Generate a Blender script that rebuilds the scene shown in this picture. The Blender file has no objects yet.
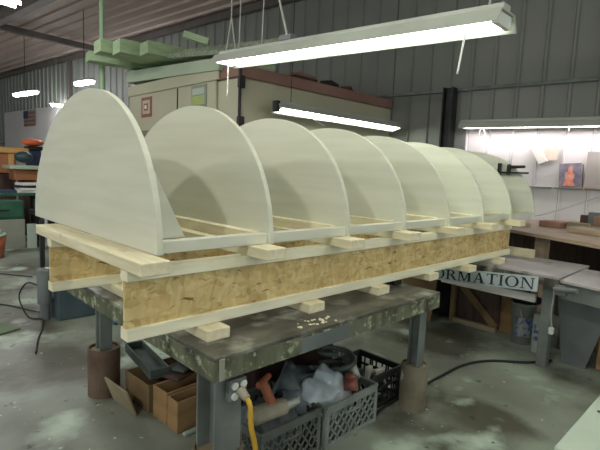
import bpy, bmesh, math, random
from mathutils import Vector, Matrix, noise
random.seed(7)
PI = math.pi
C = bpy.context.scene.collection

# ------------------------------------------------------------------ helpers
def V(*a): return Vector(a)

def box(bm, x0, x1, y0, y1, z0, z1, bev=0.0, m=None):
    b = bmesh.new()
    bmesh.ops.create_cube(b, size=1.0)
    for v in b.verts:
        v.co = Vector((x0+(x1-x0)*(v.co.x+.5), y0+(y1-y0)*(v.co.y+.5), z0+(z1-z0)*(v.co.z+.5)))
    if bev > 0:
        bmesh.ops.bevel(b, geom=b.edges[:], offset=bev, segments=1, affect='EDGES', clamp_overlap=True)
    if m: b.transform(m)
    merge(bm, b)

def merge(bm, b):
    me = bpy.data.meshes.new('tmp'); b.to_mesh(me); b.free()
    bm.from_mesh(me); bpy.data.meshes.remove(me)

def cyl(bm, p0, p1, r0, r1=None, seg=16, caps=True):
    p0 = Vector(p0); p1 = Vector(p1); r1 = r0 if r1 is None else r1
    d = p1-p0; L = d.length
    b = bmesh.new()
    bmesh.ops.create_cone(b, cap_ends=caps, segments=seg, radius1=r0, radius2=r1, depth=L)
    q = d.to_track_quat('Z', 'Y').to_matrix().to_4x4()
    b.transform(Matrix.Translation((p0+p1)/2) @ q)
    merge(bm, b)

def ball(bm, c, r, sub=2, sc=(1, 1, 1)):
    b = bmesh.new(); bmesh.ops.create_icosphere(b, subdivisions=sub, radius=r)
    b.transform(Matrix.Translation(c) @ Matrix.Diagonal((*sc, 1)))
    merge(bm, b)

def crumple(bm, amp, sc, seed=0):
    for v in bm.verts:
        n = noise.noise_vector(v.co*sc+Vector((seed, seed*2.3, 1.7)))
        v.co += n*amp

def tube(bm, pts, r, seg=8):
    pts = [Vector(p) for p in pts]
    # catmull-rom resample
    out = []
    for i in range(len(pts)-1):
        p0 = pts[max(i-1, 0)]; p1 = pts[i]; p2 = pts[i+1]; p3 = pts[min(i+2, len(pts)-1)]
        for k in range(6):
            t = k/6
            out.append(.5*((2*p1)+(p2-p0)*t+(2*p0-5*p1+4*p2-p3)*t*t+(3*p1-p0-3*p2+p3)*t**3))
    out.append(pts[-1])
    rings = []
    up = Vector((0, 0, 1))
    for i, p in enumerate(out):
        d = (out[min(i+1, len(out)-1)]-out[max(i-1, 0)]).normalized()
        a = d.cross(up)
        if a.length < .05: a = d.cross(Vector((1, 0, 0)))
        a.normalize(); b = a.cross(d)
        rings.append([bm.verts.new(p+(a*math.cos(2*PI*k/seg)+b*math.sin(2*PI*k/seg))*r) for k in range(seg)])
    for i in range(len(rings)-1):
        for k in range(seg):
            bm.faces.new((rings[i][k], rings[i][(k+1) % seg], rings[i+1][(k+1) % seg], rings[i+1][k]))
    bm.faces.new(rings[0][::-1]); bm.faces.new(rings[-1])

def prism(bm, poly, axis, a0, a1):
    """extrude a 2-D polygon along an axis: axis x -> poly is (y,z); y -> (x,z); z -> (x,y)"""
    def mk(p, a):
        if axis == 'x': return Vector((a, p[0], p[1]))
        if axis == 'y': return Vector((p[0], a, p[1]))
        return Vector((p[0], p[1], a))
    v0 = [bm.verts.new(mk(p, a0)) for p in poly]; v1 = [bm.verts.new(mk(p, a1)) for p in poly]
    n = len(poly)
    bm.faces.new(v0); bm.faces.new(v1[::-1])
    for i in range(n):
        bm.faces.new((v0[i], v1[i], v1[(i+1) % n], v0[(i+1) % n]))

def obj(name, bm, m, parent=None, smooth=False, loc=None, rz=0.0, origin=None):
    bmesh.ops.recalc_face_normals(bm, faces=bm.faces[:])
    if origin is not None:
        bmesh.ops.translate(bm, verts=bm.verts[:], vec=-Vector(origin)); loc = origin
    me = bpy.data.meshes.new(name); bm.to_mesh(me); bm.free()
    me.materials.append(m)
    if smooth:
        for p in me.polygons: p.use_smooth = True
    o = bpy.data.objects.new(name, me); C.objects.link(o)
    if parent: o.parent = parent
    if loc is not None: o.location = loc
    if rz: o.rotation_euler = (0, 0, rz)
    return o

def NB(): return bmesh.new()

def tag(o, label, cat, group=None):
    o['label'] = label; o['category'] = cat
    if group: o['group'] = group
    return o

def thing(name, label, cat, loc=(0, 0, 0), rz=0.0, group=None):
    o = bpy.data.objects.new(name, None); C.objects.link(o)
    o.empty_display_size = .1
    o.location = loc; o.rotation_euler = (0, 0, rz)
    return tag(o, label, cat, group)

class at:
    """build meshes in world coordinates and hand them to a thing placed at loc"""
    def __init__(s, t): s.t = t; s.inv = (Matrix.Translation(t.location) @ t.rotation_euler.to_matrix().to_4x4()).inverted()
    def __call__(s, name, bm, m, smooth=False, parent=None):
        bm.transform(s.inv)
        return obj(name, bm, m, parent or s.t, smooth)

def struct(name, bm, m, rz=0.0):
    o = obj(name, bm, m, rz=rz); o['kind'] = 'structure'; return o

def dup(root, loc=None, rz=None, label=None):
    r = root.copy(); C.objects.link(r)
    if loc is not None: r.location = loc
    if rz is not None: r.rotation_euler = (0, 0, rz)
    if label: r['label'] = label
    for ch in list(root.children):
        c = ch.copy(); C.objects.link(c); c.parent = r
        for g in list(ch.children):
            d = g.copy(); C.objects.link(d); d.parent = c
    return r

# ------------------------------------------------------------------ materials
def lin(c):
    return tuple(((x/255)/12.92 if x/255 <= .04045 else ((x/255+.055)/1.055)**2.4) for x in c)+(1,)

def mat(name, c1, c2=None, scale=4.0, rough=.6, metal=0.0, stretch=(1, 1, 1), lo=.35, hi=.65, detail=4, bump=0.0, c3=None, s3=2.0, t3=.55, w3=.08, emit=0.0, spec=.4, alpha=1.0, trans=0.0):
    m = bpy.data.materials.new(name); m.use_nodes = True
    nt = m.node_tree; nd = nt.nodes; ln = nt.links
    b = nd['Principled BSDF']
    b.inputs['Roughness'].default_value = rough; b.inputs['Metallic'].default_value = metal
    b.inputs['Specular IOR Level'].default_value = spec
    if emit:
        b.inputs['Base Color'].default_value = (1, 1, 1, 1)
        b.inputs['Emission Color'].default_value = c1 if len(c1) == 4 else lin(c1)
        b.inputs['Emission Strength'].default_value = emit
        return m
    if trans: b.inputs['Transmission Weight'].default_value = trans
    tc = nd.new('ShaderNodeTexCoord'); mp = nd.new('ShaderNodeMapping')
    mp.inputs['Scale'].default_value = stretch
    ln.new(tc.outputs['Object'], mp.inputs['Vector'])
    n = nd.new('ShaderNodeTexNoise'); n.inputs['Scale'].default_value = scale; n.inputs['Detail'].default_value = detail
    ln.new(mp.outputs['Vector'], n.inputs['Vector'])
    r = nd.new('ShaderNodeValToRGB')
    r.color_ramp.elements[0].position = lo; r.color_ramp.elements[1].position = hi
    r.color_ramp.elements[0].color = lin(c1); r.color_ramp.elements[1].color = lin(c2 or c1)
    ln.new(n.outputs['Fac'], r.inputs['Fac'])
    out = r.outputs['Color']
    if c3:
        n2 = nd.new('ShaderNodeTexNoise'); n2.inputs['Scale'].default_value = s3; n2.inputs['Detail'].default_value = 6
        ln.new(tc.outputs['Object'], n2.inputs['Vector'])
        r2 = nd.new('ShaderNodeValToRGB'); r2.color_ramp.elements[0].position = t3; r2.color_ramp.elements[1].position = t3+w3
        r2.color_ramp.elements[0].color = (0, 0, 0, 1); r2.color_ramp.elements[1].color = (1, 1, 1, 1)
        ln.new(n2.outputs['Fac'], r2.inputs['Fac'])
        mx = nd.new('ShaderNodeMixRGB'); mx.inputs['Color2'].default_value = lin(c3)
        ln.new(r2.outputs['Color'], mx.inputs['Fac']); ln.new(out, mx.inputs['Color1'])
        out = mx.outputs['Color']
    ln.new(out, b.inputs['Base Color'])
    if bump:
        bp = nd.new('ShaderNodeBump'); bp.inputs['Strength'].default_value = bump; bp.inputs['Distance'].default_value = .01
        ln.new(n.outputs['Fac'], bp.inputs['Height']); ln.new(bp.outputs['Normal'], b.inputs['Normal'])
    return m

def osb_mat():
    m = bpy.data.materials.new('osb'); m.use_nodes = True
    nt = m.node_tree; nd = nt.nodes; ln = nt.links; b = nd['Principled BSDF']
    b.inputs['Roughness'].default_value = .22; b.inputs['Specular IOR Level'].default_value = .2
    tc = nd.new('ShaderNodeTexCoord')
    wn = nd.new('ShaderNodeTexNoise'); wn.inputs['Scale'].default_value = 9; wn.inputs['Detail'].default_value = 3
    ln.new(tc.outputs['Object'], wn.inputs['Vector'])
    add = nd.new('ShaderNodeVectorMath'); add.operation = 'MULTIPLY_ADD'
    add.inputs[1].default_value = (.06, .06, .06)
    ln.new(wn.outputs['Color'], add.inputs[0]); ln.new(tc.outputs['Object'], add.inputs[2])
    cols = []
    for st, sc in (((1, 1, 2.6), 24), ((2.4, 1, 1), 26)):
        mp = nd.new('ShaderNodeMapping'); mp.inputs['Scale'].default_value = st
        ln.new(add.outputs[0], mp.inputs['Vector'])
        v = nd.new('ShaderNodeTexVoronoi'); v.inputs['Scale'].default_value = sc; v.inputs['Randomness'].default_value = 1
        ln.new(mp.outputs['Vector'], v.inputs['Vector'])
        r = nd.new('ShaderNodeValToRGB')
        e = r.color_ramp.elements
        e[0].position = 0; e[0].color = lin((178, 150, 98)); e[1].position = 1; e[1].color = lin((226, 206, 156))
        a = e.new(.25); a.color = lin((200, 172, 118)); a = e.new(.6); a.color = lin((212, 186, 132))
        sp = nd.new('ShaderNodeSeparateColor'); ln.new(v.outputs['Color'], sp.inputs[0]); ln.new(sp.outputs[0], r.inputs['Fac'])
        cols.append(r.outputs['Color'])
    mx = nd.new('ShaderNodeMixRGB'); n3 = nd.new('ShaderNodeTexNoise'); n3.inputs['Scale'].default_value = 20
    ln.new(tc.outputs['Object'], n3.inputs['Vector'])
    ln.new(n3.outputs['Fac'], mx.inputs['Fac']); ln.new(cols[0], mx.inputs['Color1']); ln.new(cols[1], mx.inputs['Color2'])
    # thin dark flake edges / knots
    mp = nd.new('ShaderNodeMapping'); mp.inputs['Scale'].default_value = (2.2, 1, 9); mp.inputs['Rotation'].default_value = (0, .6, 0)
    ln.new(add.outputs[0], mp.inputs['Vector'])
    n4 = nd.new('ShaderNodeTexNoise'); n4.inputs['Scale'].default_value = 7; n4.inputs['Detail'].default_value = 5
    ln.new(mp.outputs['Vector'], n4.inputs['Vector'])
    r4 = nd.new('ShaderNodeValToRGB'); e = r4.color_ramp.elements
    e[0].position = .30; e[0].color = lin((120, 84, 44)); e[1].position = .37; e[1].color = (1, 1, 1, 1)
    ln.new(n4.outputs['Fac'], r4.inputs['Fac'])
    mu = nd.new('ShaderNodeMixRGB'); mu.blend_type = 'MULTIPLY'; mu.inputs['Fac'].default_value = .8
    ln.new(mx.outputs['Color'], mu.inputs['Color1']); ln.new(r4.outputs['Color'], mu.inputs['Color2'])
    ln.new(mu.outputs['Color'], b.inputs['Base Color'])
    return m

def floor_mat():
    m = bpy.data.materials.new('concrete'); m.use_nodes = True
    nt = m.node_tree; nd = nt.nodes; ln = nt.links; b = nd['Principled BSDF']
    b.inputs['Specular IOR Level'].default_value = .35
    tc = nd.new('ShaderNodeTexCoord')
    def noi(s, d=5, off=0):
        mp = nd.new('ShaderNodeMapping'); mp.inputs['Location'].default_value = (off, off*.7, 0)
        ln.new(tc.outputs['Object'], mp.inputs['Vector'])
        n = nd.new('ShaderNodeTexNoise'); n.inputs['Scale'].default_value = s; n.inputs['Detail'].default_value = d
        ln.new(mp.outputs['Vector'], n.inputs['Vector']); return n.outputs['Fac']
    def ramp(f, a, bb, ca=(0, 0, 0, 1), cb=(1, 1, 1, 1)):
        r = nd.new('ShaderNodeValToRGB'); e = r.color_ramp.elements
        e[0].position = a; e[1].position = bb; e[0].color = ca; e[1].color = cb
        ln.new(f, r.inputs['Fac']); return r.outputs['Color']
    def mix(f, c1, c2):
        x = nd.new('ShaderNodeMixRGB'); ln.new(f, x.inputs['Fac'])
        for k, c in (('Color1', c1), ('Color2', c2)):
            if isinstance(c, tuple): x.inputs[k].default_value = c
            else: ln.new(c, x.inputs[k])
        return x.outputs['Color']
    base = ramp(noi(1.1, 6), .38, .62, lin((112, 114, 105)), lin((148, 156, 143)))
    dark = ramp(noi(1.5, 7, 3.1), .50, .62)
    c = mix(dark, base, lin((86, 85, 74)))
    mint = ramp(noi(2.3, 8, 9.7), .56, .68)
    c = mix(mint, c, lin((186, 202, 186)))
    spots = ramp(noi(26, 3, 5.0), .69, .74)
    c = mix(spots, c, lin((206, 210, 196)))
    spots2 = ramp(noi(14, 4, 15.0), .66, .72)
    c = mix(spots2, c, lin((70, 66, 58)))
    ln.new(c, b.inputs['Base Color'])
    ln.new(ramp(noi(2.0, 5, 21), .35, .7, (.38, .38, .38, 1), (.62, .62, .62, 1)), b.inputs['Roughness'])
    bp = nd.new('ShaderNodeBump'); bp.inputs['Strength'].default_value = .12; bp.inputs['Distance'].default_value = .01
    ln.new(noi(18, 6), bp.inputs['Height']); ln.new(bp.outputs['Normal'], b.inputs['Normal'])
    return m

M = {}
M['ply'] = mat('birch_plywood', (204, 204, 187), (213, 213, 198), 3, .6, stretch=(1, .6, 7), spec=.25)
M['plyedge'] = M['ply']
M['pine'] = mat('pine', (228, 221, 192), (240, 235, 212), 5, .6, stretch=(1, 8, 8), spec=.25)
M['pinex'] = mat('pine_cross', (216, 205, 172), (234, 225, 196), 5, .6, stretch=(9, 1, 9), spec=.25, c3=(170, 126, 80), s3=9, t3=.68, w3=.04)
M['osb'] = osb_mat()
M['steel'] = mat('painted_table_steel', (58, 56, 50), (112, 110, 102), 7, .45, .15, stretch=(1, 2.5, 1), lo=.3, hi=.72, detail=8, c3=(176, 178, 166), s3=8, t3=.52, w3=.2, bump=.15)
M['steelgreen'] = mat('spattered_table_steel', (50, 50, 40), (124, 128, 104), 9, .55, .1, stretch=(1.6, 1.6, .7), lo=.3, hi=.7, detail=9, c3=(176, 182, 156), s3=34, t3=.56, w3=.12, bump=.2)
M['leg'] = mat('grey_leg_steel', (98, 104, 102), (134, 140, 136), 6, .5, .15, lo=.3, hi=.7, detail=7)
M['pipe'] = mat('rusty_pipe', (86, 68, 56), (116, 96, 80), 7, .7, .2, bump=.15)
M['pipe2'] = mat('grey_brown_pipe', (112, 104, 88), (136, 128, 110), 7, .7, .1, c3=(200, 198, 186), s3=9, t3=.66, w3=.02)
M['table2'] = mat('worn_table_top', (150, 144, 146), (182, 176, 176), 4, .5, .0, c3=(112, 108, 106), s3=7, t3=.6)
M['concrete'] = floor_mat()
M['wall'] = mat('wall_sheet_metal', (128, 130, 125), (139, 141, 135), .8, .45, .0, spec=.4)
M['liner'] = mat('lamplit_liner_panel', (206, 200, 200), (214, 208, 208), .8, .5, spec=.3)  # white partly stands in for lamplight on the walls
M['ceil'] = mat('ceiling_sheet', (196, 176, 168), (206, 186, 178), 1.2, .6, .0, stretch=(1, .2, 1))
M['beam'] = mat('dark_beam', (100, 92, 88), (114, 106, 102), 2, .6)
M['lampmetal'] = mat('lamp_housing', (168, 172, 162), (184, 188, 178), 2, .45)
M['tube'] = mat('lit_tube', (.92, 1.0, .86, 1), emit=14)
M['tubeback'] = mat('lit_tube_behind', (.97, 1.0, .90, 1), emit=21)
M['tubefar'] = mat('lit_tube_cool', (.97, .98, 1.0, 1), emit=190)
M['tubewall'] = mat('lit_tube_pink', (1.0, .93, .96, 1), emit=17)
M['bulb'] = mat('lit_bulb', (1.0, 1.0, .92, 1), emit=620)
M['white'] = mat('white_enamel', (214, 216, 210), (226, 228, 222), 3, .4)
M['cord'] = mat('pale_cord', (176, 178, 170), None, 3, .6)
M['black'] = mat('black_plastic', (26, 26, 27), (38, 38, 39), 5, .5)
M['blackiron'] = mat('black_iron', (38, 38, 40), (56, 56, 58), 6, .5, .3)
M['crateg'] = mat('grey_crate', (84, 90, 84), (104, 110, 102), 7, .55)
M['cratel'] = mat('light_grey_crate', (118, 126, 122), (140, 148, 142), 7, .55)
M['crateb'] = mat('black_crate', (34, 36, 36), (50, 52, 52), 7, .5)
M['card'] = mat('cardboard', (142, 114, 80), (162, 132, 96), 4, .8, stretch=(1, 1, 4), spec=.1)
M['cardd'] = mat('dusty_cardboard', (110, 92, 68), (136, 114, 84), 4, .8, spec=.1)
M['tan'] = mat('dusty_tan_board', (138, 126, 104), (158, 146, 122), 4, .8, spec=.1)
M['greygreen'] = mat('grey_green_paint', (66, 76, 72), (86, 96, 90), 4, .5)
M['orange'] = mat('orange_plastic', (150, 84, 58), (176, 108, 80), 5, .5)
M['toolgrey'] = mat('dusty_tool_grey', (146, 140, 122), (172, 164, 146), 8, .6)
M['rag'] = mat('grey_rags', (74, 82, 86), (116, 126, 130), 14, .8, bump=.5)
M['bag'] = mat('dusty_clear_plastic', (150, 164, 172), (196, 206, 212), 9, .28, bump=.6, spec=.7)
M['copper'] = mat('worn_red_tool', (132, 74, 62), (160, 104, 88), 9, .35, .2)
M['metal'] = mat('dull_aluminium', (150, 154, 150), (178, 182, 176), 9, .4, .5)
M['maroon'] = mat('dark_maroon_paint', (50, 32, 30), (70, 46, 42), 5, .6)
M['yellow'] = mat('yellow_cord', (196, 150, 40), (214, 170, 62), 5, .45)
M['tank'] = mat('blue_grey_machine', (62, 76, 84), (78, 92, 98), 4, .45)
M['motor'] = mat('grey_motor', (104, 110, 112), (124, 130, 130), 4, .45, .2)
M['blue'] = mat('blue_paint', (40, 72, 120), (54, 88, 138), 4, .5)
M['signw'] = mat('faded_sign_face', (168, 178, 184), (190, 200, 204), 5, .4)
M['ink'] = mat('dark_green_lettering', (32, 48, 46), None, 4, .5)
M['foam'] = mat('white_foam', (222, 216, 210), (234, 230, 224), 3, .7)
M['pail'] = mat('grey_white_pail', (142, 146, 140), (160, 164, 156), 4, .45)
M['label'] = mat('blue_print', (70, 86, 120), (150, 156, 160), 26, .5, lo=.42, hi=.56)
M['dkbrown'] = mat('dark_brown_wood', (60, 46, 40), (84, 64, 56), 4, .6, stretch=(6, 6, 1))
M['benchwood'] = mat('worn_bench_wood', (164, 142, 122), (186, 164, 142), 5, .6, stretch=(6, 1, 6))
M['redbrown'] = mat('red_brown_box', (150, 112, 96), (170, 130, 110), 4, .7)
M['wrap'] = mat('pale_plastic_wrap', (200, 176, 176), (222, 202, 202), 9, .3, bump=.5)
M['machine'] = mat('beige_machine_paint', (180, 176, 152), (192, 188, 164), 1.2, .5)
M['hood'] = mat('grey_green_hood_paint', (166, 180, 156), (180, 192, 170), 1.2, .5)
M['band'] = mat('brown_fascia', (140, 106, 96), (152, 118, 106), 2, .6)
M['greenwood'] = mat('green_tinted_lumber', (152, 174, 136), (176, 196, 158), 4, .6, stretch=(1, 8, 8))
M['lumberdark'] = mat('weathered_board', (120, 130, 110), (150, 158, 136), 4, .7, stretch=(8, 1, 8))
M['greenpole'] = mat('pale_green_pole', (150, 178, 142), (162, 188, 154), 4, .5)
M['paper'] = mat('yellow_green_papers', (190, 190, 80), (150, 180, 150), 7, .6)
M['planer'] = mat('tan_orange_paint', (196, 150, 92), (208, 164, 106), 3, .5)
M['planerd'] = mat('brown_orange_paint', (150, 96, 60), (168, 112, 74), 3, .5)
M['teal'] = mat('dark_teal_paint', (40, 62, 66), (56, 78, 80), 3, .5)
M['greencab'] = mat('dark_green_paint', (38, 80, 60), (54, 100, 76), 3, .5)
M['palegrey'] = mat('pale_grey_panel', (138, 140, 126), (152, 154, 140), 3, .6)
M['palepanel'] = mat('pale_green_grey_panel', (170, 184, 170), (184, 196, 182), 3, .6)
M['picture'] = mat('printed_photograph', (108, 106, 128), (150, 140, 150), 9, .4)
M['figure'] = mat('printed_figure', (210, 120, 100), (232, 176, 154), 16, .4)
M['greyboard'] = mat('grey_board', (158, 150, 146), (172, 164, 160), 3, .7)
M['beigeboard'] = mat('beige_card', (212, 190, 176), (222, 202, 188), 3, .7)
M['navy'] = mat('navy_cloth', (52, 60, 92), (64, 72, 104), 6, .7)
M['redsign'] = mat('faded_red_print', (140, 84, 78), (152, 96, 88), 6, .5)
M['greymat'] = mat('green_mat', (88, 104, 78), (106, 122, 94), 8, .8)

# ------------------------------------------------------------------ the setting (room axes turned 6.1 deg from the form)
RZ = math.radians(6.095)
WS = 5.9           # right-hand wall plane
CE = 4.3           # eave height
bm = NB()
vs = [bm.verts.new(p) for p in ((-9, -7, 0), (6.1, -7, 0), (6.1, 27, 0), (-9, 27, 0))]
bm.faces.new(vs)
struct('floor', bm, M['concrete'], RZ)

def ridged(t0, t1, step, depth, w):
    pts = []; t = t0
    while t < t1-1e-6:
        pts += [(t, 0), (t+step-2.2*w, 0), (t+step-1.6*w, -depth), (t+step-.6*w, -depth)]
        t += step
    pts.append((t1, 0)); return pts

bm = NB()
prof = ridged(-7, 27, .305, .034, .024)
lo = [bm.verts.new((WS+d, t, 0)) for t, d in prof]; hi = [bm.verts.new((WS+d, t, CE+.1)) for t, d in prof]
for i in range(len(prof)-1): bm.faces.new((lo[i], lo[i+1], hi[i+1], hi[i]))
struct('wall_right', bm, M['wall'], RZ)
bm = NB()
box(bm, -9, 6.1, 27, 27.1, 0, CE+.6)
struct('wall_back', bm, M['wall'], RZ)
bm = NB()
prof = ridged(-9, 6.1, .3, .03, .04)
a = [bm.verts.new((s, -7, CE+d*1.2+.04)) for s, d in prof]; b = [bm.verts.new((s, 27, CE+d*1.2+.04)) for s, d in prof]
for i in range(len(prof)-1): bm.faces.new((a[i], a[i+1], b[i+1], b[i]))
struct('ceiling', bm, M['ceil'], RZ)
bm = NB(); box(bm, WS-.06, WS-.036, -7, 8, 2.375, 2.42, .004); struct('trim_1', bm, M['leg'], RZ)          # wall girt
bm = NB(); box(bm, WS-.14, WS-.02, -7, 27, CE-.13, CE, .004); struct('trim_2', bm, M['beam'], RZ)           # eave beam
bm = NB()                                                                                                   # dark steel column on the wall
box(bm, WS-.20, WS-.03, 1.38, 1.40, 0, 2.42); box(bm, WS-.20, WS-.036, 1.51, 1.53, 0, 2.42); box(bm, WS-.13, WS-.10, 1.40, 1.51, 0, 2.42)
struct('trim_3', bm, M['blackiron'], RZ)
bm = NB(); box(bm, 3.05, 3.25, -7, 27, CE-.22, CE-.03, .01); struct('trim_4', bm, M['beam'], RZ)            # ceiling purlin
bm = NB(); box(bm, -9, WS-.1, 11.1, 11.24, CE-.2, CE-.06, .01); struct('trim_5', bm, M['beam'], RZ)         # pipe-like cross beam
bm = NB()
for t in (13.2,): box(bm, WS-.14, WS-.02, t, t+.1, 0, CE-.1, .01)
struct('trim_6', bm, M['beam'], RZ)
bm = NB()                                                                                                   # segmented wall ledge
for k in range(9):
    t0 = -1.9+k*.33; box(bm, WS-.07, WS-.022, t0, t0+.30, 1.095, 1.112, .003)
struct('trim_7', bm, M['wall'], RZ)
bm = NB(); box(bm, WS-.07, WS-.036, 7, 27, 1.76, 1.79, .003); struct('trim_8', bm, M['beam'], RZ)

bm = NB()
prof = [(t_, d_-.004) for t_, d_ in ridged(-6.4, 1.22, .305, .016, .016)]
lo = [bm.verts.new((WS+d-.018, t, 0)) for t, d in prof]; hi = [bm.verts.new((WS+d-.018, t, 1.95)) for t, d in prof]
for i in range(len(prof)-1): bm.faces.new((lo[i], lo[i+1], hi[i+1], hi[i]))
struct('trim_9', bm, M['liner'], RZ)                                                                        # white liner panel under the wall lamp, some lamplight put into its white
bm = NB(); box(bm, WS-.10, WS-.04, 12.6, 18.6, 0, 2.9, .01); struct('trim_10', bm, M['liner'], RZ)          # pale panel, lamplight on the far wall put into its colour

def room(s, t, z=0):
    return Vector((s*math.cos(RZ)-t*math.sin(RZ), s*math.sin(RZ)+t*math.cos(RZ), z))

# ------------------------------------------------------------------ the form: eight plywood ribs on rails
ZR = .9046
RX = [.1346+.4336*i for i in range(8)]
form = thing('arched_form', 'long plywood form of eight half-round ribs standing on wooden cross boards', 'wooden form', (0.1346, .59, ZR))
P = at(form)
def rib_poly(i=0):
    pts = []
    N = 48; hw = .619; yc = .591; H = .533-.0065*i
    for i in range(N+1):
        a = PI*i/N
        y = hw*math.cos(a); z = H*math.sin(a)
        pts.append((yc-y-.055*(z/H)**2, ZR+z))
    return pts
RT = .019
for i, x in enumerate(RX):
    bm = NB(); prism(bm, rib_poly(i), 'x', x, x+RT)
    P('rib', bm, M['ply'])
    if i == 0:
        bm = NB(); prism(bm, [(x+RT+.0005, ZR+.04), (x+.125, ZR+.04), (x+RT+.0005, ZR+.25)], 'y', .03, .042); P('gusset', bm, M['ply'])
    if i:
        bm = NB(); box(bm, x-.040, x-.001, .03, 1.15, ZR, ZR+.042, .002)
        P('rib_cleat', bm, M['pinex'])
for i in range(7):
    for y0 in (-.018, 1.162):
        bm = NB(); box(bm, RX[i]+RT+.0005, RX[i+1]-.0005, y0, y0+.038, ZR+.001, ZR+.039, .002)
        P('side_rail', bm, M['ply'])

# cross boards under the form: one thing each
where = ['in front of the first, leftmost rib', 'under the second rib from the left', 'under the third rib from the left',
         'under the fourth rib from the left', 'under the fifth rib from the left', 'under the sixth rib from the left', 'under the seventh rib, rightmost board']
first = None
for i in range(7):
    x = .0445+.4398*i
    lab = 'pine cross board on the beams, '+where[i]
    if first is None:
        bm = NB(); box(bm, 0, .089, -.114, .86, 0, .038, .0025)
        first = obj('cross_board', bm, M['pinex'], loc=(x, 0, .8666)); tag(first, lab, 'board', 'cross boards between beams and form')
    else:
        o = first.copy(); C.objects.link(o); o.location = (x, random.uniform(-.006, .006), .8666); o['label'] = lab

# OSB beams
def beam(y0, lab):
    t = thing('osb_beam', lab, 'beam', (.0565, y0+.024, .648))
    P = at(t)
    bm = NB(); box(bm, .0565, 2.85, y0, y0+.048, .648, .686, .002); P('bottom_flange', bm, M['pine'])
    bm = NB(); box(bm, .0565, 2.85, y0, y0+.048, .8286, .8666, .002); P('top_flange', bm, M['pine'])
    bm = NB(); box(bm, .056, 2.848, y0+.013, y0+.027, .6861, .8285); P('web', bm, M['osb'])
beam(0.0, 'near OSB-web beam with pine flanges facing the camera')
beam(.70, 'far OSB-web beam, seen from its open left end below the first rib')

wh = ['leftmost, at the near table corner', 'second from the left, mid near table', 'third from the left, near table right end',
      'fourth from the left, over the gap between tables', 'fifth from the left, above the sign', 'rightmost, on the pale far table']
first = None
for i, (x, y) in enumerate([(.2939, -.0597), (.7766, -.0436), (1.2338, -.0418), (1.72, -.0271), (2.127, -.0529), (2.57, -.045)]):
    lab = 'pine sleeper under the beams, '+wh[i]
    if first is None:
        bm = NB(); box(bm, 0, .089, 0, .90, 0, .0378, .0025)
        first = obj('sleeper_block', bm, M['pinex'], loc=(x, y, .6101)); tag(first, lab, 'board', 'sleepers under the beams')
    else:
        o = first.copy(); C.objects.link(o); o.location = (x, y, .6101); o['label'] = lab
bm = NB(); box(bm, 3.05, 3.088, -.09, .8, .6101, .672, .0025)
tag(obj('pine_board', bm, M['pinex'], origin=(3.07, .35, .6101)), 'pine board on edge on the pale table, past the right end of the beam', 'board')
bm = NB(); box(bm, 1.47, 1.535, .03, .10, .6101, .645, .003)
tag(obj('steel_block', bm, M['black'], origin=(1.5, .06, .6101)), 'small black block on the right edge of the near table, under the beam', 'block')

bm = NB()
for k in range(26):
    cx = random.gauss(.735, .05); cy = random.gauss(-.125, .018); r = random.uniform(.003, .009)
    cyl(bm, (cx, cy, .6102), (cx, cy, .6102+random.uniform(.001, .004)), r, r*.8, 6)
o = tag(obj('wood_chips', bm, M['pine'], origin=(.735, -.125, .6102)), 'scatter of pale wood chips on the near table by the second sleeper', 'wood chips'); o['kind'] = 'stuff'

# clamp on the last rib
t = thing('bar_clamp', 'black bar clamp gripping the edge of the last rib', 'clamp', (3.17, .10, 1.23))
P = at(t)
bm = NB(); box(bm, 3.135, 3.147, .03, .25, 1.222, 1.236, .002); P('bar', bm, M['black'])
bm = NB(); box(bm, 3.13, 3.15, .235, .262, 1.20, 1.30, .003); box(bm, 3.13, 3.1675, .245, .262, 1.28, 1.30, .003); P('fixed_jaw', bm, M['black'])
bm = NB(); box(bm, 3.128, 3.152, .165, .19, 1.215, 1.292, .003); cyl(bm, (3.14, .178, 1.272), (3.1675, .178, 1.272), .006); P('sliding_jaw', bm, M['black'])
bm = NB(); cyl(bm, (3.14, .165, 1.272), (3.14, .06, 1.276), .012, .010, 10); P('handle', bm, M['black'])

# ------------------------------------------------------------------ near steel table
t = thing('steel_table', 'low dark steel table spattered with paint, carrying the left half of the form', 'table', (.9, .45, 0))
P = at(t)
X0, X1, Y0, Y1, T = .24, 1.555, -.18, 1.10, .61
bm = NB(); box(bm, X0, X1, Y0, Y1, T-.014, T, .002); P('table_top', bm, M['steel'])
bm = NB()
for q in ((X0, X1, Y0, Y0+.02), (X0, X1, Y1-.02, Y1), (X0, X0+.02, Y0+.02, Y1-.02), (X1-.02, X1, Y0+.02, Y1-.02)):
    box(bm, *q, T-.078, T-.0145, .002)
P('apron', bm, M['steelgreen'])
bm = NB(); box(bm, .60, .86, Y0-.003, Y0-.0005, T-.074, T-.02, .001); P('worn_paint_patch', bm, M['motor'])  # thin raised patch standing for worn blue-grey paint on the apron
bm = NB(); box(bm, .255, .275, Y0-.006, Y0-.001, T-.075, T-.005, .002); P('corner_strip', bm, M['palegrey'])
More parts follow.
